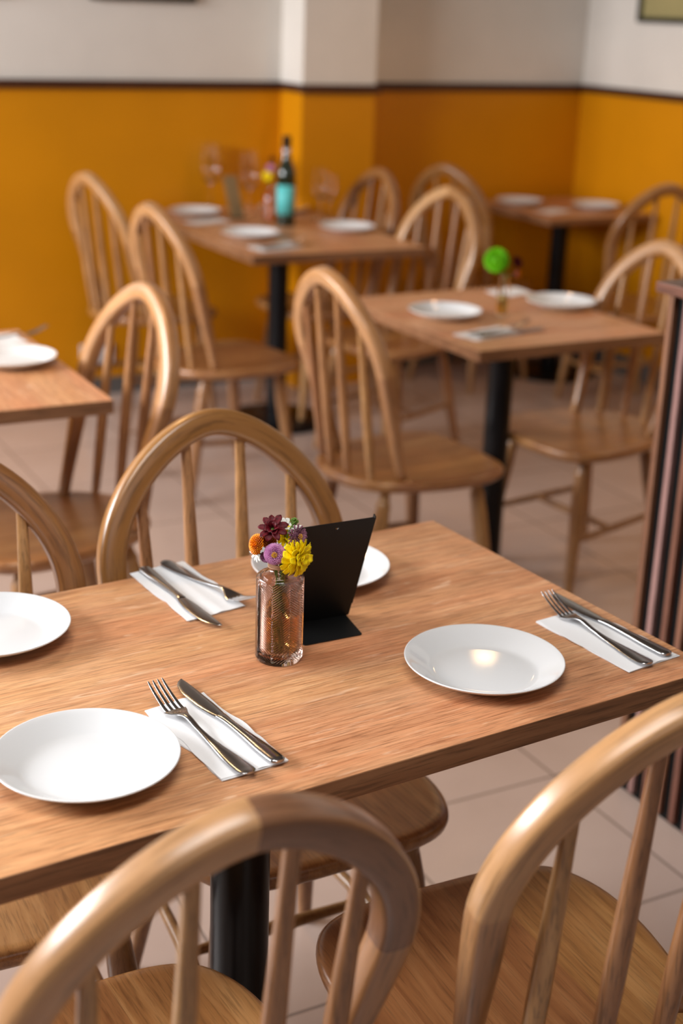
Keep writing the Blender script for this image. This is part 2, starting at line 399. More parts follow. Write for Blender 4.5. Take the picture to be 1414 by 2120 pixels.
# ------------------------------------------------------------------ tables
def table(name_label, cat_group, w, d, loc, rz, mat, columns, t=0.03, h=0.75, base=0.21, cr_=0.039):
    root = empty('dining_table', loc, rz)
    tag(root, name_label, 'table', cat_group)
    g = Geo()
    g.box(-w / 2, w / 2, -d / 2, d / 2, h - t, h)
    o = g.obj('tabletop', [mat, M['edge']], root, smooth=False, bevel=0.0015)
    o.data.polygons.foreach_set('material_index', [0, 0, 1, 1, 1, 1])
    for cx, cy in columns:
        c = Geo(); c.tube((cx, cy, 0.022), (cx, cy, h - t - 0.006), [(0, cr_), (1, cr_)], 40)
        c.obj('column', M['black_metal'], root, angle=40)
        c = Geo(); c.box(cx - 0.12, cx + 0.12, cy - 0.12, cy + 0.12, h - t - 0.006, h - t)
        c.obj('mounting_plate', M['black_metal'], root, smooth=False)
        c = Geo(); c.lathe([(0, 0), (base - .005, 0), (base, 0.004), (base, 0.010), (base - .01, 0.016), (0.06, 0.022), (0, 0.022)], 64, (cx, cy, 0))
        c.obj('base_plate', M['black_metal'], root, angle=40)
    return root
TG = 'oak laminate pedestal tables'
rz1 = R(4.4)
ux = Vector((math.cos(rz1), math.sin(rz1), 0)); uy = Vector((-math.sin(rz1), math.cos(rz1), 0))
c1 = Vector((1.242, 1.242, 0)) - ux * 0.56 + uy * 0.318
table('large oak laminate table in the foreground with black menu stand and flowers', TG, 1.12, 0.636, c1, rz1, M['table_x'], [(-0.030, -0.104)], cr_=0.038)
table('square table laid for two with a green flower in its vase', TG, 0.61, 0.72, (2.252, 3.265, 0), R(1), M['table_x'], [(-0.057, -0.112)], base=0.12, cr_=.036)
table('long table by the left wall with wine bottle and wine glasses', TG, 0.69, 1.14, (2.335, 4.925, 0), R(0), M['table_y'], [(0.0, -0.05)])
table('empty ended oak table cut by the left edge, holding one plate', TG, 0.70, 0.73, (0.60, 3.145, 0), R(0), M['table_y'], [(0, 0)])
table('small far table in the right corner laid with two plates', TG, 0.56, 0.60, (3.855, 5.155, 0), R(0), M['table_y'], [(0, 0)])

# ------------------------------------------------------------------ chairs
SZ = 0.44
BW = dict(w0=.150, w1=.187, h1=.27, Hb=.497, ln=.30, yb=-.115, ha=.12, hb=.075)
def bow_curve(n=22):
    w0, w1, h1, Hb, ha, hb = (BW[k] for k in ('w0', 'w1', 'h1', 'Hb', 'ha', 'hb'))
    P = [(w0 + (w1 - w0) * k / 8, -0.012 + (h1 + 0.012) * k / 8) for k in range(8)]
    L = math.hypot(w1 - w0, h1); tx, ty = (w1 - w0) / L, h1 / L
    p = [(w1, h1), (w1 + ha * tx, h1 + ha * ty), (hb, Hb), (0, Hb)]
    for k in range(n + 1):
        t = k / n
        P.append(tuple((1 - t) ** 3 * p[0][i] + 3 * (1 - t) ** 2 * t * p[1][i] + 3 * (1 - t) * t * t * p[2][i] + t ** 3 * p[3][i] for i in (0, 1)))
    return P + [(-x, h) for x, h in P[::-1][1:]]
BOW = bow_curve()
def bow_at_x(x):       # height of the hoop above a given x, upper branch
    best = None
    for a, b in zip(BOW, BOW[1:]):
        if (a[0] - x) * (b[0] - x) <= 0 and a[0] != b[0]:
            h = a[1] + (b[1] - a[1]) * (x - a[0]) / (b[0] - a[0])
            if best is None or h > best: best = h
    return best
def bow_mesh(mats):
    """mats: limb R, hoop R, hoop L, limb L"""
    u = Vector((0, -BW['ln'], 1)).normalized(); nrm = Vector((1, 0, 0)).cross(u)   # plane normal
    n = 20; V = []; F = []; MI = []
    N = len(BOW); h1 = BW['h1']
    for j, (x, h) in enumerate(BOW):
        a = BOW[max(j - 1, 0)]; b = BOW[min(j + 1, N - 1)]
        t2 = Vector((b[0] - a[0], b[1] - a[1])).normalized()
        tang = Vector((1, 0, 0)) * t2.x + u * t2.y; rad = tang.cross(nrm)
        c = Vector((x, BW['yb'] - BW['ln'] * h, SZ + h))
        s = min(1, max(0, h / h1)); s = s * s * (3 - 2 * s)
        rr = 0.0140 + 0.0072 * s; rn = 0.0140 + 0.0045 * s      # radial and front-back half sizes
        ex = 2.1 + 1.5 * s
        for i in range(n):
            th = 2 * PI * i / n; ct, st = math.cos(th), math.sin(th)
            V.append(c + rad * (math.copysign(abs(ct) ** (2 / ex), ct) * rr) + nrm * (math.copysign(abs(st) ** (2 / ex), st) * rn))
    mid = (N - 1) // 2
    for j in range(N - 1):
        hh = (BOW[j][1] + BOW[j + 1][1]) / 2
        if j < mid: mi = 0 if hh < h1 + 0.01 else 1
        else: mi = 3 if hh < h1 + 0.01 else 2
        for i in range(n):
            k = (i + 1) % n; F.append((j * n + i, j * n + k, (j + 1) * n + k, (j + 1) * n + i)); MI.append(mi)
    F.append(tuple(range(n))[::-1]); MI.append(0); F.append(tuple((N - 1) * n + i for i in range(n))); MI.append(3)
    me = bpy.data.meshes.new('bow_back'); me.from_pydata([tuple(v) for v in V], [], F)
    for q in mats: me.materials.append(q)
    me.polygons.foreach_set('material_index', MI); me.polygons.foreach_set('use_smooth', [True] * len(F)); me.update()
    arc = [0.0]
    for a, b in zip(BOW, BOW[1:]): arc.append(arc[-1] + math.hypot(a[0] - b[0], a[1] - b[1]))
    uvl = me.uv_layers.new(name='grain')
    for p in me.polygons:
        for li, vi in zip(p.loop_indices, p.vertices):
            i = vi % n; fold = abs(i / n * 2 - 1)                      # mirrored round the section: no seam
            uvl.data[li].uv = (fold * 0.055, arc[vi // n])
    return me
def seat_mesh():
    half = [(0, .222), (.075, .221), (.14, .212), (.185, .185), (.212, .125), (.217, .05), (.207, -.03), (.185, -.11), (.150, -.172), (.095, -.215), (.04, -.232), (0, -.235)]
    ctl = half + [(-x, y) for x, y in half[::-1][1:-1]]
    out = []; K = len(ctl)
    for i in range(K):
        p0, p1, p2, p3 = (Vector((*ctl[(i + q - 1) % K], 0)) for q in range(4))
        for s in range(4):
            t = s / 4
            out.append(0.5 * ((2 * p1) + (p2 - p0) * t + (2 * p0 - 5 * p1 + 4 * p2 - p3) * t * t + (3 * p1 - p0 - 3 * p2 + p3) * t ** 3))
    n = len(out); V = []; F = []
    cen = Vector((0, 0, 0))
    def ring(scale_in, z, dish=0.0):
        for p in out:
            L = (p - cen).length; q = cen + (p - cen) * ((L - scale_in) / L)
            V.append((q.x, q.y, z))
    prof = [(0.030, SZ - 0.034), (0.012, SZ - 0.031), (0.003, SZ - 0.023), (0.0, SZ - 0.014), (0.001, SZ - 0.007), (0.005, SZ - 0.002), (0.012, SZ)]
    for a, z in prof: ring(a, z)
    rows = len(prof)
    for k, fr in enumerate((0.90, 0.78, 0.62, 0.45, 0.28, 0.12)):
        for p in out:
            q = p * fr; y = q.y
            dish = -0.009 * (1 - fr) ** 0.7 * (1 if y < 0.08 else 1 - 0.55 * (y - 0.08) / 0.14)
            V.append((q.x, q.y, SZ + dish))
        rows += 1
    V.append((0, 0, SZ - 0.009))
    for j in range(rows - 1):
        for i in range(n):
            k = (i + 1) % n; F.append((j * n + i, (j + 1) * n + i, (j + 1) * n + k, j * n + k))
    top = len(V) - 1; b = (rows - 1) * n
    for i in range(n): F.append((b + i, top, b + (i + 1) % n))
    F.append(tuple(range(n)))
    me = bpy.data.meshes.new('seat'); me.from_pydata(V, [], F); me.materials.append(M['seat'])
    me.polygons.foreach_set('use_smooth', [True] * len(F)); me.update(); return me
def tube_mesh(name, p0, p1, prof, mat, n=18):
    g = Geo(); g.tube(p0, p1, prof, n)
    me = bpy.data.meshes.new(name); me.from_pydata(g.v, [], g.f); me.materials.append(mat)
    me.polygons.foreach_set('use_smooth', [True] * len(g.f)); me.set_sharp_from_angle(angle=R(50)); me.update(); return me
SEAT = seat_mesh()
SPROF = [(0, .0085), (.05, .0098), (.2, .0118), (.38, .0125), (.6, .0115), (.85, .0088), (1, .0078)]
SPIN = []
for x0, x1, yb in ((-.118, -.128, -.180), (-.041, -.046, -.202), (.041, .046, -.202), (.118, .128, -.180)):
    h = bow_at_x(x1) - 0.012
    SPIN.append(tube_mesh('spindle', (x0, yb, SZ - 0.012), (x1, BW['yb'] - BW['ln'] * h, SZ + h), SPROF, M['limb']))
LPROF = [(0, .0125), (.06, .0135), (.085, .0150), (.115, .0190), (.125, .0195), (.135, .0178), (.15, .0183), (.25, .0205), (.4, .0200), (.7, .0160), (1, .0115)]
LEGS = []
LEGP = []
for sx, yt, yb2, xt, xb in ((1, .125, .178, .145, .188), (-1, .125, .178, .145, .188), (1, -.135, -.215, .118, .165), (-1, -.135, -.215, .118, .165)):
    a = (sx * xt, yt, SZ - 0.028); b = (sx * xb, yb2, 0.0)
    LEGP.append((Vector(a), Vector(b))); LEGS.append(tube_mesh('leg', a, b, LPROF, M['leg']))
def leg_at(i, z):
    a, b = LEGP[i]; t = (a.z - z) / (a.z - b.z); return a + (b - a) * t
STP = [(0, .0068), (.1, .0085), (.5, .0108), (.9, .0085), (1, .0068)]
SIDE = []
for i, j in ((0, 2), (1, 3)):
    SIDE.append((leg_at(i, .175), leg_at(j, .195)))
SIDE_M = [tube_mesh('side_stretcher', a, b, STP, M['leg']) for a, b in SIDE]
ma = SIDE[0][0].lerp(SIDE[0][1], .45); mb = SIDE[1][0].lerp(SIDE[1][1], .45)
CROSS_M = tube_mesh('cross_stretcher', ma, mb, STP, M['leg'])
BOWS = {}
def chair(x, y, deg, label, kinds=('bow_limb', 'hoop_mid', 'hoop_mid', 'bow_limb')):
    root = empty('dining_chair', (x, y, 0), R(deg))
    tag(root, label, 'chair', 'bow backed wooden dining chairs')
    if kinds not in BOWS: BOWS[kinds] = bow_mesh([M[k] for k in kinds])
    def part(name, me):
        o = bpy.data.objects.new(name, me); col.objects.link(o); o.parent = root; return o
    part('seat', SEAT); part('bow_back', BOWS[kinds])
    for s in SPIN: part('spindle', s)
    for s in LEGS: part('leg', s)
    for s in SIDE_M: part('side_stretcher', s)
    part('cross_stretcher', CROSS_M)
    return root
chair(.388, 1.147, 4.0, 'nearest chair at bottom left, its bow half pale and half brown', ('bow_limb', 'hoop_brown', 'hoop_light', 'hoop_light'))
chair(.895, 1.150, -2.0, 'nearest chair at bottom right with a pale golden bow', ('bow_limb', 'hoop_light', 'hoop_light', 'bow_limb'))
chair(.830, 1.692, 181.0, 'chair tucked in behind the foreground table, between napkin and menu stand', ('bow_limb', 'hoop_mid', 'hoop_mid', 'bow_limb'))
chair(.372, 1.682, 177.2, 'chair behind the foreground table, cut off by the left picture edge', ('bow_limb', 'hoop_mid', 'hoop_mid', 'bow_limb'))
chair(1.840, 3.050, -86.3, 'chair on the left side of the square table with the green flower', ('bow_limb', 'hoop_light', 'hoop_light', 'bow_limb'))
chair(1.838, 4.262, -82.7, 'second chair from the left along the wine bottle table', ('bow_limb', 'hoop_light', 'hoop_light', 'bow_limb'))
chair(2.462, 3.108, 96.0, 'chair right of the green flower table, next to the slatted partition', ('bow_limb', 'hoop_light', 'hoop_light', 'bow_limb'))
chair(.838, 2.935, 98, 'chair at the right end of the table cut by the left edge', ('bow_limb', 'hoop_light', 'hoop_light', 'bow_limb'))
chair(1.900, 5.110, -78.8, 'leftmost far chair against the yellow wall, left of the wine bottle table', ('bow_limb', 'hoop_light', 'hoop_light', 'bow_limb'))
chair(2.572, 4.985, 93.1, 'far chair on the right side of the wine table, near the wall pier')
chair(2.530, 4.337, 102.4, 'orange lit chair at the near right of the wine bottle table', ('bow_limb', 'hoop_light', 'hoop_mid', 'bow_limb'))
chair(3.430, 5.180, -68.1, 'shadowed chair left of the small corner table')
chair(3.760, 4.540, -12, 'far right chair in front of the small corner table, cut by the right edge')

# ------------------------------------------------------------------ plates
def plate_mesh():
    # (r, z) outer: foot, underside, rim, then inside wall and flat well
    p = [(0, .0015), (.052, .0015), (.054, 0), (.060, 0), (.062, .0020), (.080, .0075), (.094, .0145), (.1015, .0195), (.1030, .0208), (.1033, .0217), (.1026, .0224), (.1014, .0222),
         (.096, .0190), (.086, .0131), (.0775, .0082), (.0742, .0064), (.0720, .0053), (.0695, .0045), (.066, .0040), (.063, .0038), (.060, .0038), (.04, .0038), (.02, .0038), (0, .0038)]
    g = Geo(); g.lathe(p, 96); me = bpy.data.meshes.new('dinner_plate'); me.from_pydata(g.v, [], g.f)
    me.materials.append(M['porcelain']); me.polygons.foreach_set('use_smooth', [True] * len(g.f)); me.update(); return me
PLATE = plate_mesh()
def plate(x, y, label, s=1.0):
    o = bpy.data.objects.new('dinner_plate', PLATE); col.objects.link(o); o.location = (x, y, 0.7501); o.scale = (s, s, 1)
    tag(o, label, 'plate', 'white dinner plates')
plate(.415, 1.331, 'white plate at the front left, beside the nearest fork and knife')
plate(.953, 1.357, 'white plate at the front right of the foreground table')
plate(.909, 1.733, 'white plate partly hidden behind the black menu stand')
plate(.410, 1.710, 'white plate cut by the left edge on the foreground table')
plate(2.092, 3.292, 'white plate left of the vase with the green flower', 1.0)
plate(2.497, 3.305, 'white plate right of the vase with the green flower', 1.0)
plate(2.155, 4.745, 'near left white plate on the wine bottle table', 1.05)
plate(2.580, 4.790, 'near right white plate on the wine bottle table', 1.05)
plate(2.178, 5.330, 'far left white plate on the wine bottle table, by the wall', 1.02)
plate(2.570, 5.330, 'small glimpse of white plate right behind the wine bottle', 1.0)
plate(3.720, 5.290, 'left one of the plates on the small corner table', 1.05)
plate(3.990, 5.090, 'right one of the plates on the small corner table', 1.05)
plate(.838, 3.165, 'white plate on the table cut by the left edge')

# ------------------------------------------------------------------ napkins
def napkin(name_label, P, z=0.7503, layers=3, seed=1):
    """P: four corners (back-left, back-right, front-right, front-left)"""
    rnd = random.Random(seed)
    root_loc = Vector(((P[0][0] + P[2][0]) / 2, (P[0][1] + P[2][1]) / 2, z))
    g = Geo(); nu, nv = 14, 26
    for l in range(layers):
        j = [(rnd.uniform(-.0022, .0022), rnd.uniform(-.0022, .0022)) for _ in range(4)] if l else [(0, 0)] * 4
        Q = [Vector((P[i][0] + j[i][0], P[i][1] + j[i][1], 0)) for i in range(4)]
        ph = rnd.uniform(0, 6)
        z0 = 0.0007 * l
        def surf(u, v, dz):
            p = Q[0].lerp(Q[1], u).lerp(Q[3].lerp(Q[2], u), v)
            e = abs(u - 0.5) * 2; w = 0.0009 * math.sin(v * 9 + ph) * e ** 3 + 0.0005 * math.sin(v * 17 + ph * 2) * e ** 4
            side = (Q[1] - Q[0]).normalized() * (w * 2.0)
            p = p + side - root_loc
            fold = 0.0016 * math.exp(-((u - 0.60) / 0.05) ** 2) if l == layers - 1 else 0
            return (p.x, p.y, z0 + dz + abs(w) * 0.6 + fold)
        V = [surf(a / nu, b / nv, 0.0006) for b in range(nv + 1) for a in range(nu + 1)]
        V += [surf(a / nu, b / nv, 0.0) for b in range(nv + 1) for a in range(nu + 1)]
        F = []; W = nu + 1; B2 = W * (nv + 1)
        for b in range(nv):
            for a in range(nu):
                i = b * W + a; F.append((i, i + W, i + W + 1, i + 1)); F.append((B2 + i, B2 + i + 1, B2 + i + W + 1, B2 + i + W))
        edge = [a for a in range(W)] + [b * W + nu for b in range(1, nv + 1)] + [nv * W + a for a in range(nu - 1, -1, -1)] + [b * W for b in range(nv - 1, 0, -1)]
        for a, b in zip(edge, edge[1:] + edge[:1]): F.append((a, b, B2 + b, B2 + a))
        g.add(V, F)
    o = g.obj('paper_napkin', M['napkin'], angle=60); o.location = root_loc
    tag(o, name_label, 'napkin', 'folded white paper napkins')
    return o
napkin('folded white napkin right of the front left plate', [(.518, 1.432), (.600, 1.447), (.626, 1.256), (.541, 1.246)], seed=3)
napkin('folded white napkin near the right corner of the foreground table', [(1.108, 1.460), (1.195, 1.472), (1.220, 1.292), (1.128, 1.278)], seed=5)
napkin('folded white napkin at the far edge of the foreground table', [(.650, 1.846), (.741, 1.860), (.760, 1.672), (.667, 1.654)], seed=8)
napkin('white napkin in front of the green flower on the square table', [(1.990, 3.085), (2.165, 3.130), (2.187, 3.040), (2.010, 3.000)], seed=11, layers=2)
napkin('white napkin behind the green flower on the square table', [(2.415, 3.575), (2.545, 3.600), (2.535, 3.500), (2.400, 3.470)], seed=12, layers=2)
napkin('white napkin at the near end of the wine bottle table', [(2.050, 4.540), (2.235, 4.590), (2.240, 4.480), (2.055, 4.420)], seed=13, layers=2)
napkin('white napkin beside the far left plate of the wine bottle table', [(2.060, 5.165), (2.225, 5.215), (2.240, 5.110), (2.070, 5.060)], seed=14, layers=2)
napkin('white napkin behind the plate on the table cut by the left edge', [(.750, 3.445), (.925, 3.465), (.930, 3.360), (.760, 3.345)], seed=15, layers=2)
napkin('white napkin between the plates of the small corner table', [(3.650, 5.075), (3.800, 5.130), (3.820, 5.030), (3.670, 4.975)], seed=16, layers=2)

# ------------------------------------------------------------------ cutlery
def strip(g, stations, nsec=8):
    """stations: (s, half width, thickness, z centre, lateral offset) -> closed lens section strip along +Y"""
    V = []; F = []; m_ = 2 * nsec
    for s, hw, th, zc, off in stations:
        for i in range(m_):
            a = 2 * PI * i / m_
            V.append((off + hw * math.cos(a), s, zc + th / 2 * math.copysign(abs(math.sin(a)) ** 0.8, math.sin(a))))
    for j in range(len(stations) - 1):
        for i in range(m_):
            k = (i + 1) % m_; F.append((j * m_ + i, j * m_ + k, (j + 1) * m_ + k, (j + 1) * m_ + i))
    F.append(tuple(range(m_))[::-1]); F.append(tuple((len(stations) - 1) * m_ + i for i in range(m_)))
    g.add(V, F)
def interp(tab, s):
    for a, b in zip(tab, tab[1:]):
        if s <= b[0]:
            t = (s - a[0]) / (b[0] - a[0]) if b[0] > a[0] else 0; t = max(0, min(1, t)); q = tab.index(a)
            pa, pb = tab[max(q - 1, 0)], tab[min(q + 2, len(tab) - 1)]; h = b[0] - a[0]
            def sl(i, u, v): return (v[i] - u[i]) / (v[0] - u[0]) if v[0] > u[0] else 0
            out = []
            for i in range(1, len(a)):
                d0 = sl(i, a, b); da, db = sl(i, pa, a) if q else d0, sl(i, b, pb) if pb is not b else d0
                m0 = 0 if da * d0 <= 0 else 2 * da * d0 / (da + d0); m1 = 0 if db * d0 <= 0 else 2 * db * d0 / (db + d0)
                out.append((2*t**3 - 3*t*t + 1) * a[i] + (t**3 - 2*t*t + t) * h * m0 + (-2*t**3 + 3*t*t) * b[i] + (t**3 - t*t) * h * m1)
            return tuple(out)
    return tab[-1][1:]
def fork_parts():
    # handle end at y=0, tine tips at y=.200
    H = [(0, .0045, .0022, .0060), (.003, .0085, .0026, .0058), (.012, .0103, .0028, .0050), (.035, .0092, .0030, .0042), (.075, .0052, .0034, .0040), (.105, .0034, .0038, .0058), (.130, .0038, .0038, .0095),
         (.140, .0065, .0026, .0088), (.150, .0112, .0019, .0062), (.1575, .0134, .0018, .0052)]
    g = Geo(); st = []
    for k in range(46):
        s = .1575 * k / 45; a = interp(H, s); st.append((s, a[0], a[1], a[2], 0))
    strip(g, st)
    handle = g
    t = Geo()
    for i in range(4):
        x0 = (-.0126 + .0252 * (i + .5) / 4) * 0.98; x1 = x0 * 0.93; sts = []
        for k in range(15):
            f = k / 14; s = .1560 + .0470 * f
            z = .0052 + .0165 * f ** 1.4
            sts.append((s, .0023 - .0012 * f if f < .95 else .0005, .0018 - .0006 * f, z, x0 + (x1 - x0) * f))
        strip(t, sts, 5)
    return handle, t
def knife_parts():
    H = [(0, .0052, .0035, .0048), (.002, .0085, .0060, .0048), (.010, .0096, .0068, .0046), (.030, .0094, .0068, .0044), (.070, .0068, .0062, .0042), (.105, .0056, .0054, .0042), (.118, .0062, .0050, .0042), (.124, .0066, .0038, .0042)]
    g = Geo(); st = []
    for k in range(40):
        s = .124 * k / 39; a = interp(H, s); st.append((s, a[0], a[1], a[2], 0))
    strip(g, st)
    b = Geo(); st = []
    Bt = [(.122, .0062, .0026, 0), (.135, .0082, .0022, .0006), (.160, .0100, .0018, .0012), (.190, .0100, .0015, .0008), (.210, .0080, .0013, -.0012), (.222, .0048, .0011, -.0040), (.228, .0010, .0008, -.0070)]
    for k in range(46):
        s = .122 + .106 * k / 45; a = interp(Bt, s); st.append((s, a[0], a[1], .0040 - .000 * k, a[2] + (0.00035 * (k % 2) if k < 44 else 0)))
    strip(b, st, 6)
    return g, b
def proto(name, parts):
    meshes = []
    for pn, g in parts:
        me = bpy.data.meshes.new(pn); me.from_pydata(g.v, [], g.f); me.materials.append(M['steel'])
        me.polygons.foreach_set('use_smooth', [True] * len(g.f)); me.set_sharp_from_angle(angle=R(55)); me.update(); meshes.append((pn, me))
    return meshes
fh, ft = fork_parts(); kh, kb = knife_parts()
FORK = proto('fork', [('handle', fh), ('tines', ft)]); KNIFE = proto('knife', [('handle', kh), ('blade', kb)])
def cutlery(kind, end, tip, z, label, tilt=0.0, flip=False, s=None):
    e, t = Vector((*end, 0)), Vector((*tip, 0)); d = (t - e)
    root = empty('fork' if kind == 'fork' else 'knife', (end[0], end[1], z), math.atan2(-d.x, d.y))
    root.rotation_euler.x = R(tilt); s = s or (1.10 if kind == 'fork' else 1.04); root.scale = (s, s, s)
    for pn, me in (FORK if kind == 'fork' else KNIFE):
        o = bpy.data.objects.new(pn, me); col.objects.link(o); o.parent = root
        if flip: o.scale = (-1, 1, 1)
    tag(root, label, kind, 'steel ' + ('forks' if kind == 'fork' else 'knives'))
ZN = 0.7525
cutlery('fork', (.5700, 1.2360), (.5440, 1.450), ZN, 'steel fork nearest the front left plate, tines up')
cutlery('knife', (.6110, 1.2480), (.5800, 1.482), ZN, 'steel knife nearest the middle of the foreground table front edge', 0, True)
cutlery('fork', (1.1580, 1.276), (1.1520, 1.490), ZN, 'steel fork beside the front right plate')
cutlery('knife', (1.2015, 1.290), (1.1820, 1.510), ZN, 'steel knife lying nearest the right edge of the foreground table', 0, True)
cutlery('fork', (.7080, 1.858), (.7580, 1.665), ZN, 'steel fork on the far napkin, tines toward the glass vase')
cutlery('knife', (.6720, 1.849), (.6900, 1.620), ZN, 'steel knife on the far napkin, blade over its near edge', 0, False)
cutlery('fork', (2.020, 3.055), (2.190, 3.088), 0.7520, 'fork on the napkin in front of the green flower')
cutlery('knife', (2.030, 3.020), (2.235, 3.052), 0.7520, 'knife on the napkin in front of the green flower')
cutlery('fork', (2.075, 4.510), (2.260, 4.560), 0.7520, 'fork at the near end of the wine bottle table')
cutlery('knife', (2.075, 4.460), (2.290, 4.515), 0.7520, 'knife at the near end of the wine bottle table')
cutlery('fork', (.780, 3.400), (.950, 3.420), 0.7520, 'fork on the far napkin of the table cut by the left edge')

# ------------------------------------------------------------------ menu stand
root = empty('menu_stand', (.825, 1.555, .7502))
tag(root, 'black metal menu stand leaning toward the camera behind the glass vase', 'menu stand')
def sheet(name, quad, th, nvec, parent, hole=None, mat=None, rc=0.004):
    """flat sheet from four corners with rounded corners and thickness along nvec"""
    c = [Vector(q) for q in quad]; n = Vector(nvec).normalized() * th
    pts = []
    for i in range(4):
        p, a, b = c[i], c[i - 1], c[(i + 1) % 4]
        da = (a - p).normalized(); db = (b - p).normalized()
        for k in range(5):
            t = k / 4; q0 = p + da * rc; q2 = p + db * rc
            pts.append(q0 * (1 - t) ** 2 + p * 2 * t * (1 - t) + q2 * t * t)
    g = Geo(); N = len(pts)
    if hole:
        hc = Vector(hole[0]); hr = hole[1]; ex = (c[1] - c[0]).normalized(); ey = n.normalized().cross(ex)
        hp = []
        for p in pts:
            d = p - hc; a = math.atan2(d.dot(ey), d.dot(ex)); hp.append(hc + ex * hr * math.cos(a) + ey * hr * math.sin(a))
        V = pts + hp + [p + n for p in pts] + [p + n for p in hp]
        F = []
        for i in range(N):
            k = (i + 1) % N
            F += [(i, k, N + k, N + i), (2 * N + i, 3 * N + i, 3 * N + k, 2 * N + k), (i, 2 * N + i, 2 * N + k, k), (N + i, N + k, 3 * N + k, 3 * N + i)]
        g.add(V, F)
    else:
        V = pts + [p + n for p in pts]; F = [tuple(range(N)), tuple(range(2 * N - 1, N - 1, -1))]
        for i in range(N):
            k = (i + 1) % N; F.append((i, N + i, N + k, k))
        g.add(V, F)
    return g.obj(name, mat or M['black_stand'], parent, smooth=False)
bl, br, tr, tl = (-.060, .0325, .0002), (.054, .0325, .0002), (.058, -.024, .1640), (-.068, -.024, .1640)
hc = Vector(tl).lerp(Vector(tr), .56).lerp(Vector(bl).lerp(Vector(br), .56), .055)
sheet('back_panel', [bl, br, tr, tl], .0012, (0, .945, .33), root, hole=(hc, .0024))
sheet('base_foot', [(-.048, -.034, 0), (.040, -.034, 0), (.050, .0345, 0), (-.058, .0345, 0)], .0012, (0, 0, 1), root)
a = Vector(br).lerp(Vector(tr), .12); b = Vector(tr)
sheet('side_lip', [a, b, b + Vector((.001, .007, .003)), a + Vector((.001, .007, .003))], .0012, (1, 0, 0), root, rc=.0015)

# ------------------------------------------------------------------ foreground vase
VX, VY = .731, 1.504
root = empty('glass_vase', (VX, VY, .7502))
tag(root, 'rose tinted glass bottle vase with herringbone ribs and twine at its neck', 'vase')
def ribbed(z, th, r):
    s = (th / (PI / 4)) % 2; tri = s if s < 1 else 2 - s           # zigzag direction around the body
    w = math.sin((z * 1000 / 3.4 + tri * 5.2) * 2 * PI)
    edge = abs((th / (PI / 4)) % 1 - 0.5) * 2
    facet = -0.0006 * (1 - edge)                                    # eight slightly flat sides
    return r + facet + 0.0007 * max(-0.7, w)
g = Geo(); nz, nt_ = 330, 384; V = []; F = []
body_top = .116
def body_r(z):
    if z < .006: return .0285 + .0022 * math.sin(z / .006 * PI / 2)
    if z > .1125: t = (z - .1125) / (body_top - .1125); return .0307 - .0016 * t * t
    return .0307
for j in range(nz + 1):
    z = body_top * j / nz; r = body_r(z)
    rib = 1 if .005 < z < .1135 else 0
    for i in range(nt_):
        th = 2 * PI * i / nt_; rr = ribbed(z, th, r) if rib else r; V.append((rr * math.cos(th), rr * math.sin(th), z))
def ringv(r, z):
    for i in range(nt_):
        th = 2 * PI * i / nt_; V.append((r * math.cos(th), r * math.sin(th), z))
extra = [(.0262, .1180), (.0210, .1200), (.0155, .1225), (.0138, .1270), (.0138, .1360), (.0158, .1390), (.0165, .1410), (.0158, .1428), (.0138, .1425), (.0122, .1400), (.0118, .1255), (.0140, .1212), (.0225, .1180), (.0270, .1130), (.0276, .1), (.0276, .02), (.0266, .009), (.0200, .0065)]
for r, z in extra: ringv(r, z)
rows = nz + 1 + len(extra)
for j in range(rows - 1):
    for i in range(nt_):
        k = (i + 1) % nt_; F.append((j * nt_ + i, j * nt_ + k, (j + 1) * nt_ + k, (j + 1) * nt_ + i))
V.append((0, 0, 0.001)); c0 = len(V) - 1; V.append((0, 0, .0062)); c1_ = len(V) - 1
for i in range(nt_):
    k = (i + 1) % nt_; F.append((c0, k, i)); F.append(((rows - 1) * nt_ + i, (rows - 1) * nt_ + k, c1_))
mesh_obj('bottle', V, F, M['rose_glass'], root)
g = Geo(); g.lathe([(0, .0066), (.0198, .0068), (.0264, .0095), (.0275, .02), (.0275, .066), (0, .066)], 64); g.obj('water', M['water'], root, angle=50)
M['twine'] = plain('jute_twine', (0.42, 0.23, 0.13), 0.9)
g = Geo()
for q in range(3):
    zz = .1285 + .0024 * q
    g.path([((.0152) * math.cos(t / 24 * 2 * PI), (.0152) * math.sin(t / 24 * 2 * PI), zz + .0006 * math.sin(t / 24 * 4 * PI + q)) for t in range(25)], .0012, 6)
kx, ky = .012, -.0125
for q in range(2):
    s = 1 if q else -1
    g.path([(kx + .0035 * s * math.sin(t / 14 * 2 * PI) + .002 * s, ky - .002 - .0025 * math.cos(t / 14 * 2 * PI), .1275 - .0045 * math.sin(t / 14 * PI) + .004 * math.cos(t / 14 * 2 * PI)) for t in range(15)], .0011, 6)
g.path([(kx, ky, .128), (kx + .003, ky - .004, .122), (kx + .005, ky - .003, .117)], .001, 6)
g.obj('twine', M['twine'], root)

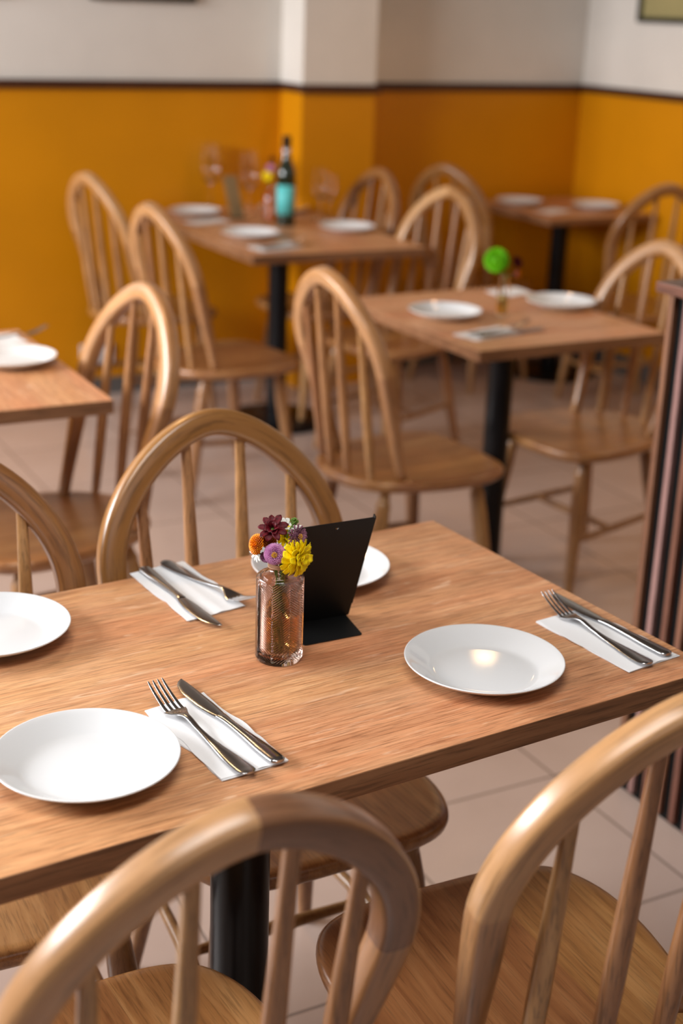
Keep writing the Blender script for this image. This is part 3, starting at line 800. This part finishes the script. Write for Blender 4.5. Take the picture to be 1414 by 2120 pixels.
# ------------------------------------------------------------------ flowers
def petal_mesh(g, c, axis, side, length, width, cup, mi=0, tipw=0.35, nseg=6, twist=0.0):
    """one petal rooted at c, growing along axis, bowed toward `side` normal"""
    axis = axis.normalized(); n = (side - axis * side.dot(axis)).normalized(); w = axis.cross(n)
    V = []; F = []
    for j in range(nseg + 1):
        t = j / nseg
        ww = width * (math.sin(min(1, t * 1.25 + .12) * PI * 0.62) if t < .8 else math.sin(min(1, .8 * 1.25 + .12) * PI * .62) * (1 - (t - .8) / .2 * (1 - tipw)))
        p = c + axis * (length * t) + n * (cup * math.sin(t * PI * .8))
        tw = w * math.cos(twist * t) + n * math.sin(twist * t)
        for s in (-1, -.5, 0, .5, 1): V.append(p + tw * (ww * .5 * s) + n * (abs(s) ** 2 * ww * .14))
    for j in range(nseg):
        for i in range(4):
            a = j * 5 + i; F.append((a, a + 1, a + 6, a + 5))
    b = len(V); V2 = [v - n * (width * .03 + .00012) for v in V]; V += V2
    for j in range(nseg):
        for i in range(4):
            a = b + j * 5 + i; F.append((a, a + 5, a + 6, a + 1))
    rim = [i for i in range(5)] + [j * 5 + 4 for j in range(1, nseg + 1)] + [nseg * 5 + i for i in (3, 2, 1, 0)] + [j * 5 for j in range(nseg - 1, 0, -1)]
    for a, c2 in zip(rim, rim[1:] + rim[:1]): F.append((a, b + a, b + c2, c2))
    g.add(V, F, mi)
def basis(d):
    d = Vector(d).normalized(); a = d.cross(Vector((0, 0, 1)))
    if a.length < .1: a = d.cross(Vector((1, 0, 0)))
    a.normalize(); return d, a, d.cross(a)
def pmat(name, c1, c2, rough=0.55):
    mt, nt, b = new_mat(name); L = nt.links
    tc = nd(nt, 'ShaderNodeTexCoord'); n = nd(nt, 'ShaderNodeTexNoise'); n.inputs['Scale'].default_value = 260; n.inputs['Detail'].default_value = 3
    L.new(tc.outputs['Object'], n.inputs['Vector']); rp = ramp(nt, [(.35, c1), (.65, c2)]); L.new(n.outputs['Fac'], rp.inputs[0]); L.new(rp.outputs[0], b.inputs['Base Color'])
    b.inputs['Roughness'].default_value = rough; b.inputs['Specular IOR Level'].default_value = .25
    b.inputs['Subsurface Weight'].default_value = 0.08; b.inputs['Subsurface Radius'].default_value = (.002, .001, .001)
    return mt
M['stem'] = pmat('green_stem', (.08, .16, .02), (.16, .26, .04))
M['f_red'] = pmat('dark_red_petals', (.055, .0005, .004), (.13, .001, .007))
M['f_yellow'] = pmat('yellow_petals', (.90, .66, .0), (.98, .80, .01))
M['f_orange'] = pmat('orange_petals', (.55, .09, .0), (.90, .33, .002))
M['f_rust'] = pmat('rust_petals', (.30, .04, .004), (.55, .12, .005))
M['f_pink'] = pmat('mauve_pink_petals', (.50, .18, .42), (.72, .38, .62))
M['f_plum'] = pmat('plum_petals', (.16, .045, .12), (.32, .12, .22))
M['f_dusty'] = pmat('dusty_mauve_petals', (.22, .085, .14), (.42, .20, .28))
M['f_white'] = pmat('white_petals', (.75, .75, .70), (.88, .88, .84))
M['f_gold'] = plain('golden_flower_eye', (.75, .40, .02), .7)
M['f_green'] = pmat('lime_green_petals', (.10, .42, .0), (.22, .62, .01))
NECK = Vector((VX, VY, .7502 + .139))
def stem(root, head, neck, foot, r=.0011):
    g = Geo(); h = Vector(head) - root.location; n = Vector(neck) - root.location; f = Vector(foot) - root.location
    pts = []
    for k in range(15):
        t = k / 14
        if t < .45: u = t / .45; p = h.lerp(n, u); p += Vector((0, 0, .002 * math.sin(u * PI)))
        else: u = (t - .45) / .55; p = n.lerp(f, u)
        pts.append(p)
    g.path(pts, r, 7); g.obj('stem', M['stem'], root)
def pompon(name, label, head, d, r, mat, n=160, plen=.35, pw=.30, squash=.75, eye=None, foot=(0, 0), neckoff=(0, 0), core=None, neck=NECK, base=.76, hemi=1.75, cat='flower', group='flowers in the rose glass vase'):
    root = empty(name, head); tag(root, label, cat, group)
    d, a, b = basis(d); g = Geo(); ga = PI * (3 - 5 ** .5)
    core_r = r * (1 - plen * .75)
    for k in range(n):
        ph = math.acos(1 - (1 - math.cos(hemi)) * (k + .5) / n); th = ga * k
        v = d * math.cos(ph) * squash + (a * math.cos(th) + b * math.sin(th)) * math.sin(ph)
        vn = v.normalized(); c = v * core_r * .92
        up = (d * 0.9 - vn * .2) if ph > .35 else a
        petal_mesh(g, c, vn + d * (.35 * math.sin(ph)), up, r * plen * (0.7 + .5 * math.sin(ph)), r * pw * (.55 + .5 * math.sin(ph)), r * .05, nseg=3, tipw=.55)
    g.obj('petals', mat, root)
    gc = Geo(); gc.lathe([(0, -core_r * .9)] + [(core_r * .95 * math.sin(t), -core_r * .9 * math.cos(t)) for t in (.4, .8, 1.2, 1.6, 2.0, 2.4, 2.8)] + [(0, core_r * .9)], 20)
    o = gc.obj('flower_core', core or mat, root); q = d.to_track_quat('Z', 'Y'); o.rotation_euler = q.to_euler(); o.scale = (1, 1, squash)
    if eye:
        ge = Geo(); er = r * .26
        for k in range(26):
            ph = math.acos(1 - .9 * (k + .5) / 26); th = ga * k; v = d * math.cos(ph) + (a * math.cos(th) + b * math.sin(th)) * math.sin(ph)
            p = d * (r * squash * .83) + v * er * .8
            ge.path([p, p + v * er * .4], [er * .16, er * .13], 5)
        ge.obj('flower_eye', eye, root)
    stem(root, Vector(head) - d * r * .6, neck + Vector((neckoff[0], neckoff[1], 0)), (neck.x + foot[0], neck.y + foot[1], base))
    return root
def daisy(name, label, head, d, r, mat, rings, eye=None, foot=(0, 0), neckoff=(0, 0), width=.32, droop=.15, neck=NECK, base=.76, tipw=.5, seed=1, group='flowers in the rose glass vase'):
    root = empty(name, head); tag(root, label, 'flower', group)
    rnd = random.Random(seed); d, a, b = basis(d); g = Geo()
    for ri, (cnt, el, ln) in enumerate(rings):
        for k in range(cnt):
            th = 2 * PI * (k + .5 * (ri % 2)) / cnt + rnd.uniform(-.10, .10)
            out = a * math.cos(th) + b * math.sin(th); e = el + rnd.uniform(-.12, .12)
            ax = out * math.cos(e) + d * math.sin(e)
            petal_mesh(g, out * r * .10 + d * r * .04 * ri, ax, d + out * (-.2), r * ln * rnd.uniform(.88, 1.06), r * width * rnd.uniform(.85, 1.1), r * droop * rnd.uniform(.5, 1.2), nseg=6, tipw=tipw, twist=rnd.uniform(-.35, .35))
    g.obj('petals', mat, root)
    if eye:
        ge = Geo(); er = r * .20; ga = PI * (3 - 5 ** .5)
        for k in range(30):
            ph = math.acos(1 - (k + .5) / 30); t2 = ga * k; v = d * math.cos(ph) + (a * math.cos(t2) + b * math.sin(t2)) * math.sin(ph)
            p = d * r * .10 + v * er * .75; ge.path([p, p + v * er * .5], [er * .15, er * .12], 5)
        ge.obj('flower_eye', eye, root)
    gs = Geo(); gs.lathe([(0, -.0006), (r * .10, -.0006), (r * .17, r * .05), (0, r * .07)], 14); o = gs.obj('sepal', M['stem'], root); o.rotation_euler = d.to_track_quat('Z', 'Y').to_euler(); o.location = d * (-r * .05)
    stem(root, Vector(head) - d * r * .1, neck + Vector((neckoff[0], neckoff[1], 0)), (neck.x + foot[0], neck.y + foot[1], base))
    return root
# right / up / toward-camera offsets around the neck of the vase
cr, cu, cf = right.normalized(), -down.normalized(), -fwd.normalized()
def around(dx, dz, dy): return Vector((VX, VY, .7502 + .139)) + cr * dx + Vector((0, 0, dz)) + Vector((-.49, -.87, 0)) * dy
VASE_FLOWERS = [
 ('daisy', 'dark_red_cosmos', 'dark red ragged flower at the top of the bouquet', (-.0105, .0405, .004), (-.35, -.50, .60), .0185, 'f_red', dict(rings=[(9, .15, 1.0), (7, .65, .62)], width=.50, foot=(-.008, .004), neckoff=(-.004, 0), tipw=.15, seed=4)),
 ('pompon', 'orange_strawflower', 'orange and yellow strawflower at the left of the bouquet', (-.0285, .0215, .008), (-.92, -.10, .30), .0128, 'f_orange', dict(n=150, plen=.36, pw=.30, squash=.62, core='f_rust', foot=(.006, .006), neckoff=(-.007, 0))),
 ('pompon', 'rust_strawflower', 'small rust brown flower between the orange and red blooms', (-.0155, .023, .004), (-.1, -.7, .6), .0095, 'f_rust', dict(n=70, plen=.45, pw=.4, squash=.9, core='f_rust', foot=(.002, .008), neckoff=(-.005, .003))),
 ('pompon', 'pink_pompon_flower', 'mauve pink ball shaped flower at the centre front', (-.0065, .0120, .016), (-.45, -.85, .22), .0130, 'f_pink', dict(n=190, plen=.38, pw=.24, squash=.92, eye='f_gold', core='f_plum', foot=(.010, -.004), neckoff=(-.002, -.004))),
 ('pompon', 'small_plum_flower', 'small plum flower low on the left of the bouquet', (-.0175, .0065, .012), (-.7, -.6, -.1), .0070, 'f_plum', dict(n=60, plen=.45, pw=.4, squash=.9, foot=(.012, .004), neckoff=(-.008, -.002))),
 ('daisy', 'yellow_chrysanthemum', 'large bright yellow chrysanthemum at the right front of the bouquet', (.0200, .0065, .012), (.42, -.72, -.05), .0235, 'f_yellow', dict(rings=[(15, -.35, 1.0), (14, .1, .95), (12, .5, .80), (8, .95, .55)], width=.46, droop=.22, foot=(-.004, .008), neckoff=(.004, 0), tipw=.7, seed=9)),
 ('daisy', 'yellow_daisy', 'yellow flower half hidden behind the pink one', (.0040, .027, -.006), (.1, -.6, .5), .0155, 'f_yellow', dict(rings=[(13, .1, 1.0), (10, .6, .7)], width=.36, eye='f_gold', foot=(.004, .010), neckoff=(.002, .004), tipw=.7, seed=12)),
 ('pompon', 'plum_spider_flower', 'dusty plum flower with spiky petals at the upper right', (.0185, .0320, .006), (.25, -.9, .2), .0125, 'f_dusty', dict(n=64, plen=.72, pw=.20, squash=.8, eye='f_gold', foot=(-.010, -.002), neckoff=(.006, .002))),
 ('daisy', 'white_daisy', 'white flower behind the dark red one', (.0050, .037, -.014), (.3, -.3, .8), .0135, 'f_white', dict(rings=[(9, .35, 1.0)], width=.42, foot=(.0, -.010), neckoff=(.002, .007), seed=15)),
 ('daisy', 'drooping_white_flower', 'white flower hanging under the green bud', (.0150, .040, -.004), (.1, -.2, -.9), .0100, 'f_white', dict(rings=[(11, -.1, 1.0), (8, .4, .8)], width=.36, foot=(-.006, -.008), neckoff=(.005, .005), seed=18)),
 ('daisy', 'small_white_flower', 'small white flower sticking out at the lower left', (-.0305, .0080, .006), (-.9, -.2, -.1), .0100, 'f_white', dict(rings=[(10, .15, 1.0)], width=.36, foot=(.010, .0), neckoff=(-.009, .002), seed=21)),
]
for kind, nm, lb, off, d, r, mt, kw in VASE_FLOWERS:
    kw = dict(kw)
    for k in ('eye', 'core'):
        if k in kw: kw[k] = M[kw[k]]
    (daisy if kind == 'daisy' else pompon)(nm, lb, around(*off), d, r, M[mt], **kw)
# the green bud on its arched stem
root = empty('flower_bud', around(.0160, .0475, .000)); tag(root, 'green closed bud at the top right of the bouquet', 'flower', 'flowers in the rose glass vase')
g = Geo()
for k in range(22):
    th = k * 2.4; ph = .25 + 1.5 * k / 22
    v = Vector((math.sin(ph) * math.cos(th), math.sin(ph) * math.sin(th), math.cos(ph)))
    petal_mesh(g, v * .0030, Vector((0, 0, .6)) + v, v, .0042, .0026, .0005, nseg=3)
g.lathe([(0, -.0038), (.0030, -.0025), (.0042, 0), (.0032, .0028), (0, .004)], 16); g.obj('bud', M['stem'], root)
stem(root, around(.0160, .0465, .000), around(.0075, .031, .002), (VX + .002, VY, .77), .0010)

# ------------------------------------------------------------------ things on the wine bottle table
def bottle(x, y):
    root = empty('wine_bottle', (x, y, .7502)); tag(root, 'dark green wine bottle with a teal label and black cap', 'bottle')
    g = Geo(); g.lathe([(0, .004), (.030, .0), (.0365, .003), (.0375, .010), (.0375, .180), (.0365, .198), (.031, .218), (.022, .238), (.0165, .258), (.0148, .280), (.0145, .322), (.0158, .323), (.0158, .332), (.012, .334), (0, .334)], 48)
    g.obj('glass_body', M['bottle_glass'], root, angle=60)
    def band(name, r0, z0, z1, a0, a1, mat, r1=None):
        g = Geo(); V = []; F = []; n = 28; r1 = r1 or r0
        for j, (r, z) in enumerate(((r0, z0), (r1, z1))):
            for i in range(n + 1):
                th = a0 + (a1 - a0) * i / n; V.append((r * math.cos(th), r * math.sin(th), z))
        for j in range(2):
            for i in range(n + 1):
                v = V[j * (n + 1) + i]; V.append((v[0] * .985, v[1] * .985, v[2]))
        W = n + 1
        for i in range(n): F += [(i, i + 1, W + i + 1, W + i), (2 * W + i, 3 * W + i, 3 * W + i + 1, 2 * W + i + 1), (i, 2 * W + i, 2 * W + i + 1, i + 1), (W + i, W + i + 1, 3 * W + i + 1, 3 * W + i)]
        g.add(V, F); return g.obj(name, mat, root)
    o = band('front_label', .0382, .045, .155, R(178), R(292), plain('teal_label', (.10, .52, .52), .55)); o['label'] = 'teal paper label'
    o = band('back_label', .0382, .060, .150, R(-58), R(-15), plain('pale_label', (.45, .36, .30), .6)); o['label'] = 'pale side label'
    o = band('neck_label', .0155, .262, .292, 0, 2 * PI, plain('silver_neck', (.45, .45, .50), .3, .6), .0153); o['label'] = 'silver neck band'
    g = Geo(); g.lathe([(.0156, .292), (.0160, .293), (.0163, .334), (.014, .337), (0, .337)], 40); g.obj('cap', M['black'], root)
bottle(2.405, 4.97)
def wine_glass_proto():
    root = empty('wine_glass', (0, 0, 0))
    g = Geo()
    g.lathe([(0, .0), (.034, .0), (.0355, .0012), (.034, .0022), (.012, .0045), (.0045, .010), (.0038, .020), (.0036, .075), (.0050, .088), (.016, .096), (.032, .115), (.0395, .140), (.0385, .165), (.0320, .205), (.0310, .222),
             (.0302, .2218), (.0312, .204), (.0376, .165), (.0386, .140), (.0312, .116), (.0155, .0975), (0, .0955)], 48)
    g.obj('bowl_and_stem', M['clear_glass'], root, angle=60)
    return root
wg = wine_glass_proto()
spots = [(2.290, 5.438, 'far left wine glass on the long table, in front of the yellow wall', 1.20), (2.400, 5.300, 'wine glass just left of the wine bottle', 1.12), (2.600, 5.060, 'wine glass right of the wine bottle', .92), (2.665, 5.100, 'rightmost wine glass, behind the near right plate of the long table', .78)]
for i, (x, y, lb, s) in enumerate(spots):
    o = wg if i == 0 else copy_tree(wg)
    o.location = (x, y, .7502); o.scale = (s, s, s); tag(o, lb, 'wine glass', 'wine glasses on the long table')
# card holder behind
root = empty('card_stand', (2.312, 5.205, .7502)); root.rotation_euler.z = R(8); tag(root, 'small olive menu card leaning in a stand between two wine glasses', 'menu stand')
sheet('card', [(-.028, .01, .001), (.032, .01, .001), (.010, .040, .160), (-.050, .040, .160)], .003, (0, -1, .2), root, mat=plain('olive_card', (.30, .21, .10), .5))
sheet('base_foot', [(-.035, -.025, 0), (.035, -.025, 0), (.035, .025, 0), (-.035, .025, 0)], .002, (0, 0, 1), root)
# second bouquet
v2 = empty('bud_vase', (2.395, 5.085, .7502)); tag(v2, 'pinkish glass vase half hidden behind the wine bottle', 'vase')
g = Geo(); g.lathe([(0, .002), (.026, 0), (.029, .004), (.029, .105), (.024, .112), (.014, .118), (.014, .135), (.0155, .137), (.012, .137), (.012, .118), (.022, .110), (.027, .103), (.027, .006), (0, .005)], 40)
g.obj('bottle', M['rose_glass'], v2, angle=60)
n2 = Vector((2.395, 5.085, .885))
daisy('yellow_daisy', 'yellow flower left of the wine bottle neck', (2.372, 5.07, .925), (-.3, -.8, .3), .020, M['f_yellow'], [(14, .1, 1.0), (10, .5, .7)], neck=n2, base=.77, seed=31, group='flowers behind the wine bottle')
pompon('pink_pompon_flower', 'mauve flower left of the wine bottle neck', (2.385, 5.07, .955), (-.2, -.8, .4), .015, M['f_pink'], n=80, neck=n2, base=.77, group='flowers behind the wine bottle')
pompon('dark_red_flower', 'dark red flower beside the wine bottle', (2.405, 5.095, .985), (0, -.6, .6), .013, M['f_red'], n=60, neck=n2, base=.77, group='flowers behind the wine bottle')

# ------------------------------------------------------------------ the square table's vase
v3 = empty('bud_vase', (2.262, 3.262, .7502)); tag(v3, 'slim clear vase of yellowish water on the square table', 'vase')
g = Geo(); g.lathe([(0, .002), (.015, 0), (.017, .003), (.017, .060), (.014, .080), (.012, .100), (.013, .110), (.011, .110), (.0105, .098), (.0125, .079), (.0152, .060), (.0152, .005), (0, .0045)], 36)
g.obj('bottle', M['clear_glass'], v3, angle=60)
g = Geo(); g.lathe([(0, .0048), (.0150, .0052), (.0150, .055), (0, .055)], 36); g.obj('water', M['tea_water'], v3, angle=50)
n3 = Vector((2.262, 3.262, .858))
pompon('green_pompon_flower', 'bright lime green ball flower on the square table', (2.232, 3.262, .905), (-.4, -.7, .5), .034, M['f_green'], n=260, plen=.30, pw=.16, squash=.95, neck=n3, base=.76, hemi=2.6, group='flowers on the square table')
pompon('dark_red_flower', 'dark red flower right of the green ball flower', (2.290, 3.250, .898), (.3, -.7, .4), .018, M['f_red'], n=70, neck=n3, base=.765, group='flowers on the square table')
pompon('rust_flower', 'small orange brown flower under the dark red one', (2.291, 3.245, .868), (.5, -.7, .1), .012, M['f_orange'], n=60, core=M['f_plum'], neck=n3, base=.765, group='flowers on the square table')

# ------------------------------------------------------------------ slatted partition at the right
root = empty('slatted_partition', (1.88, 1.60, 0)); tag(root, 'low partition of upright brown slats with a timber cap at the right edge', 'partition')
PX, PY1, PY0, PH = 1.795, 2.055, 1.15, 1.065
def rel(o): o.location = -root.location; o.parent = root; return o
g = Geo(); g.box(PX + .018, PX + .17, PY0, PY1 - .004, .0, PH); rel(g.obj('backing_panel', M['black'], smooth=False))
M['slat'] = wood('slat_wood', (.095, .036, .022), (.15, .058, .034), (.20, .085, .05), grain='z', rough=.38, vary=.22, coarse=8)
M['cap'] = wood('cap_wood', (.08, .03, .02), (.13, .05, .032), (.18, .075, .05), grain='y', rough=.35, vary=.0)
g = Geo(); g.box(PX - .015, PX + .19, PY0, PY1 + .012, PH, PH + .020); rel(g.obj('timber_cap', M['cap'], smooth=False, bevel=.002))
M['slat_lit'] = wood('lit_slat_wood', (.17, .085, .075), (.24, .13, .115), (.30, .17, .15), grain='z', rough=.38, vary=.05, coarse=8)  # copy of the slat wood with reflected light put into its colour
SLM = (M['slat'], M['slat_lit'], M['slat'], M['slat']); ns = 0
y = PY1 - .020
while y > PY0:
    g = Geo(); g.box(PX + .006, PX + .018, y, y + .016, .012, PH); o = g.obj('slat', SLM[ns % 4], smooth=False, bevel=.001); ns += 1
    rel(o); y -= .043
pb = Geo(); pb.box(-.06, .06, -.30, 0, 0, .055)
o = pb.obj('planter_box', M['black_stand'], smooth=False, bevel=.003); o.location = (1.885, 2.045, PH + .0202); tag(o, 'black box standing on top of the slatted partition', 'box')

# socket on the back wall
root = empty('wall_socket', (1.81, 5.5, .165)); tag(root, 'pale double wall socket low on the yellow wall', 'socket')
g = Geo(); g.box(-.07, .07, -.012, -.0005, -.05, .05); g.obj('face_plate', plain('socket_white', (.6, .58, .58), .4), root, smooth=False, bevel=.003)
for sx in (-.032, .032):
    g = Geo(); g.box(sx - .012, sx + .012, -.016, -.011, .012, .030); g.obj('switch', plain('switch_white', (.7, .7, .7), .3), root, smooth=False, bevel=.001)

root = empty('added_fill_panel', (.15, .75, 2.80)); tag(root, 'added fill light panel, out of view, above the foreground table', 'lamp')  # invented fixture housing the added fill light, out of frame
g = Geo()
for a in ((-.80, .80, -.50, -.46), (-.80, .80, .46, .50), (-.80, -.76, -.46, .46), (.76, .80, -.46, .46)): g.box(a[0], a[1], a[2], a[3], -.055, 0)
g.obj('frame', M['black'], root, smooth=False)
g = Geo(); g.box(-.76, .76, -.46, .46, -.045, -.001); g.obj('diffuser', plain('fill_diffuser', (.8, .8, .8), .6, Emission_Color=(1, .97, .93, 1), Emission_Strength=3), root, smooth=False)
# ------------------------------------------------------------------ pendant lamps above the tables (out of frame, mirrored in the plates)
M['bulb'] = plain('warm_bulb', (1, .8, .5), .4, Emission_Color=(1, .62, .30, 1), Emission_Strength=14)
M['shade'] = plain('black_lamp_shade', (.02, .02, .02), .5)
def pendant_proto():
    root = empty('pendant_lamp', (0, 0, 0))
    g = Geo(); g.lathe([(.010, .19), (.045, .17), (.095, .06), (.11, 0), (.107, 0), (.092, .058), (.042, .165), (.008, .184)], 48); g.obj('lamp_shade', M['shade'], root)
    g = Geo(); g.lathe([(0, .018), (.018, .024), (.030, .045), (.030, .062), (.018, .088), (.012, .12), (0, .12)], 24); g.obj('bulb', M['bulb'], root)
    ld = bpy.data.lights.new('lamp_light', 'SPOT'); ld.energy = 16; ld.color = (1.0, .60, .28); ld.spot_size = R(135); ld.spot_blend = .6; ld.shadow_soft_size = .05
    lo = bpy.data.objects.new('lamp_light', ld); col.objects.link(lo); lo.parent = root; lo.location = (0, 0, .012)
    g = Geo(); g.tube((0, 0, .18), (0, 0, 1.0), [(0, .003), (1, .003)], 8); g.obj('cord', M['black'], root)
    return root
pl = pendant_proto()
for i, (x, y, z, lb) in enumerate([(2.97, 4.23, 2.35, 'black pendant lamp over the middle of the room'), (.75, 2.9, 1.9, 'black pendant lamp over the left tables'), (3.3, 2.4, 1.9, 'black pendant lamp over the right side of the room')]):
    o = pl if i == 0 else copy_tree(pl)
    o.location = (x, y, z); o['label'] = lb; o['category'] = 'lamp'; o['group'] = 'pendant lamps'
    for ch in o.children:
        if ch.name.startswith('cord'): ch.scale.z = (2.8 - z) / 1.0;
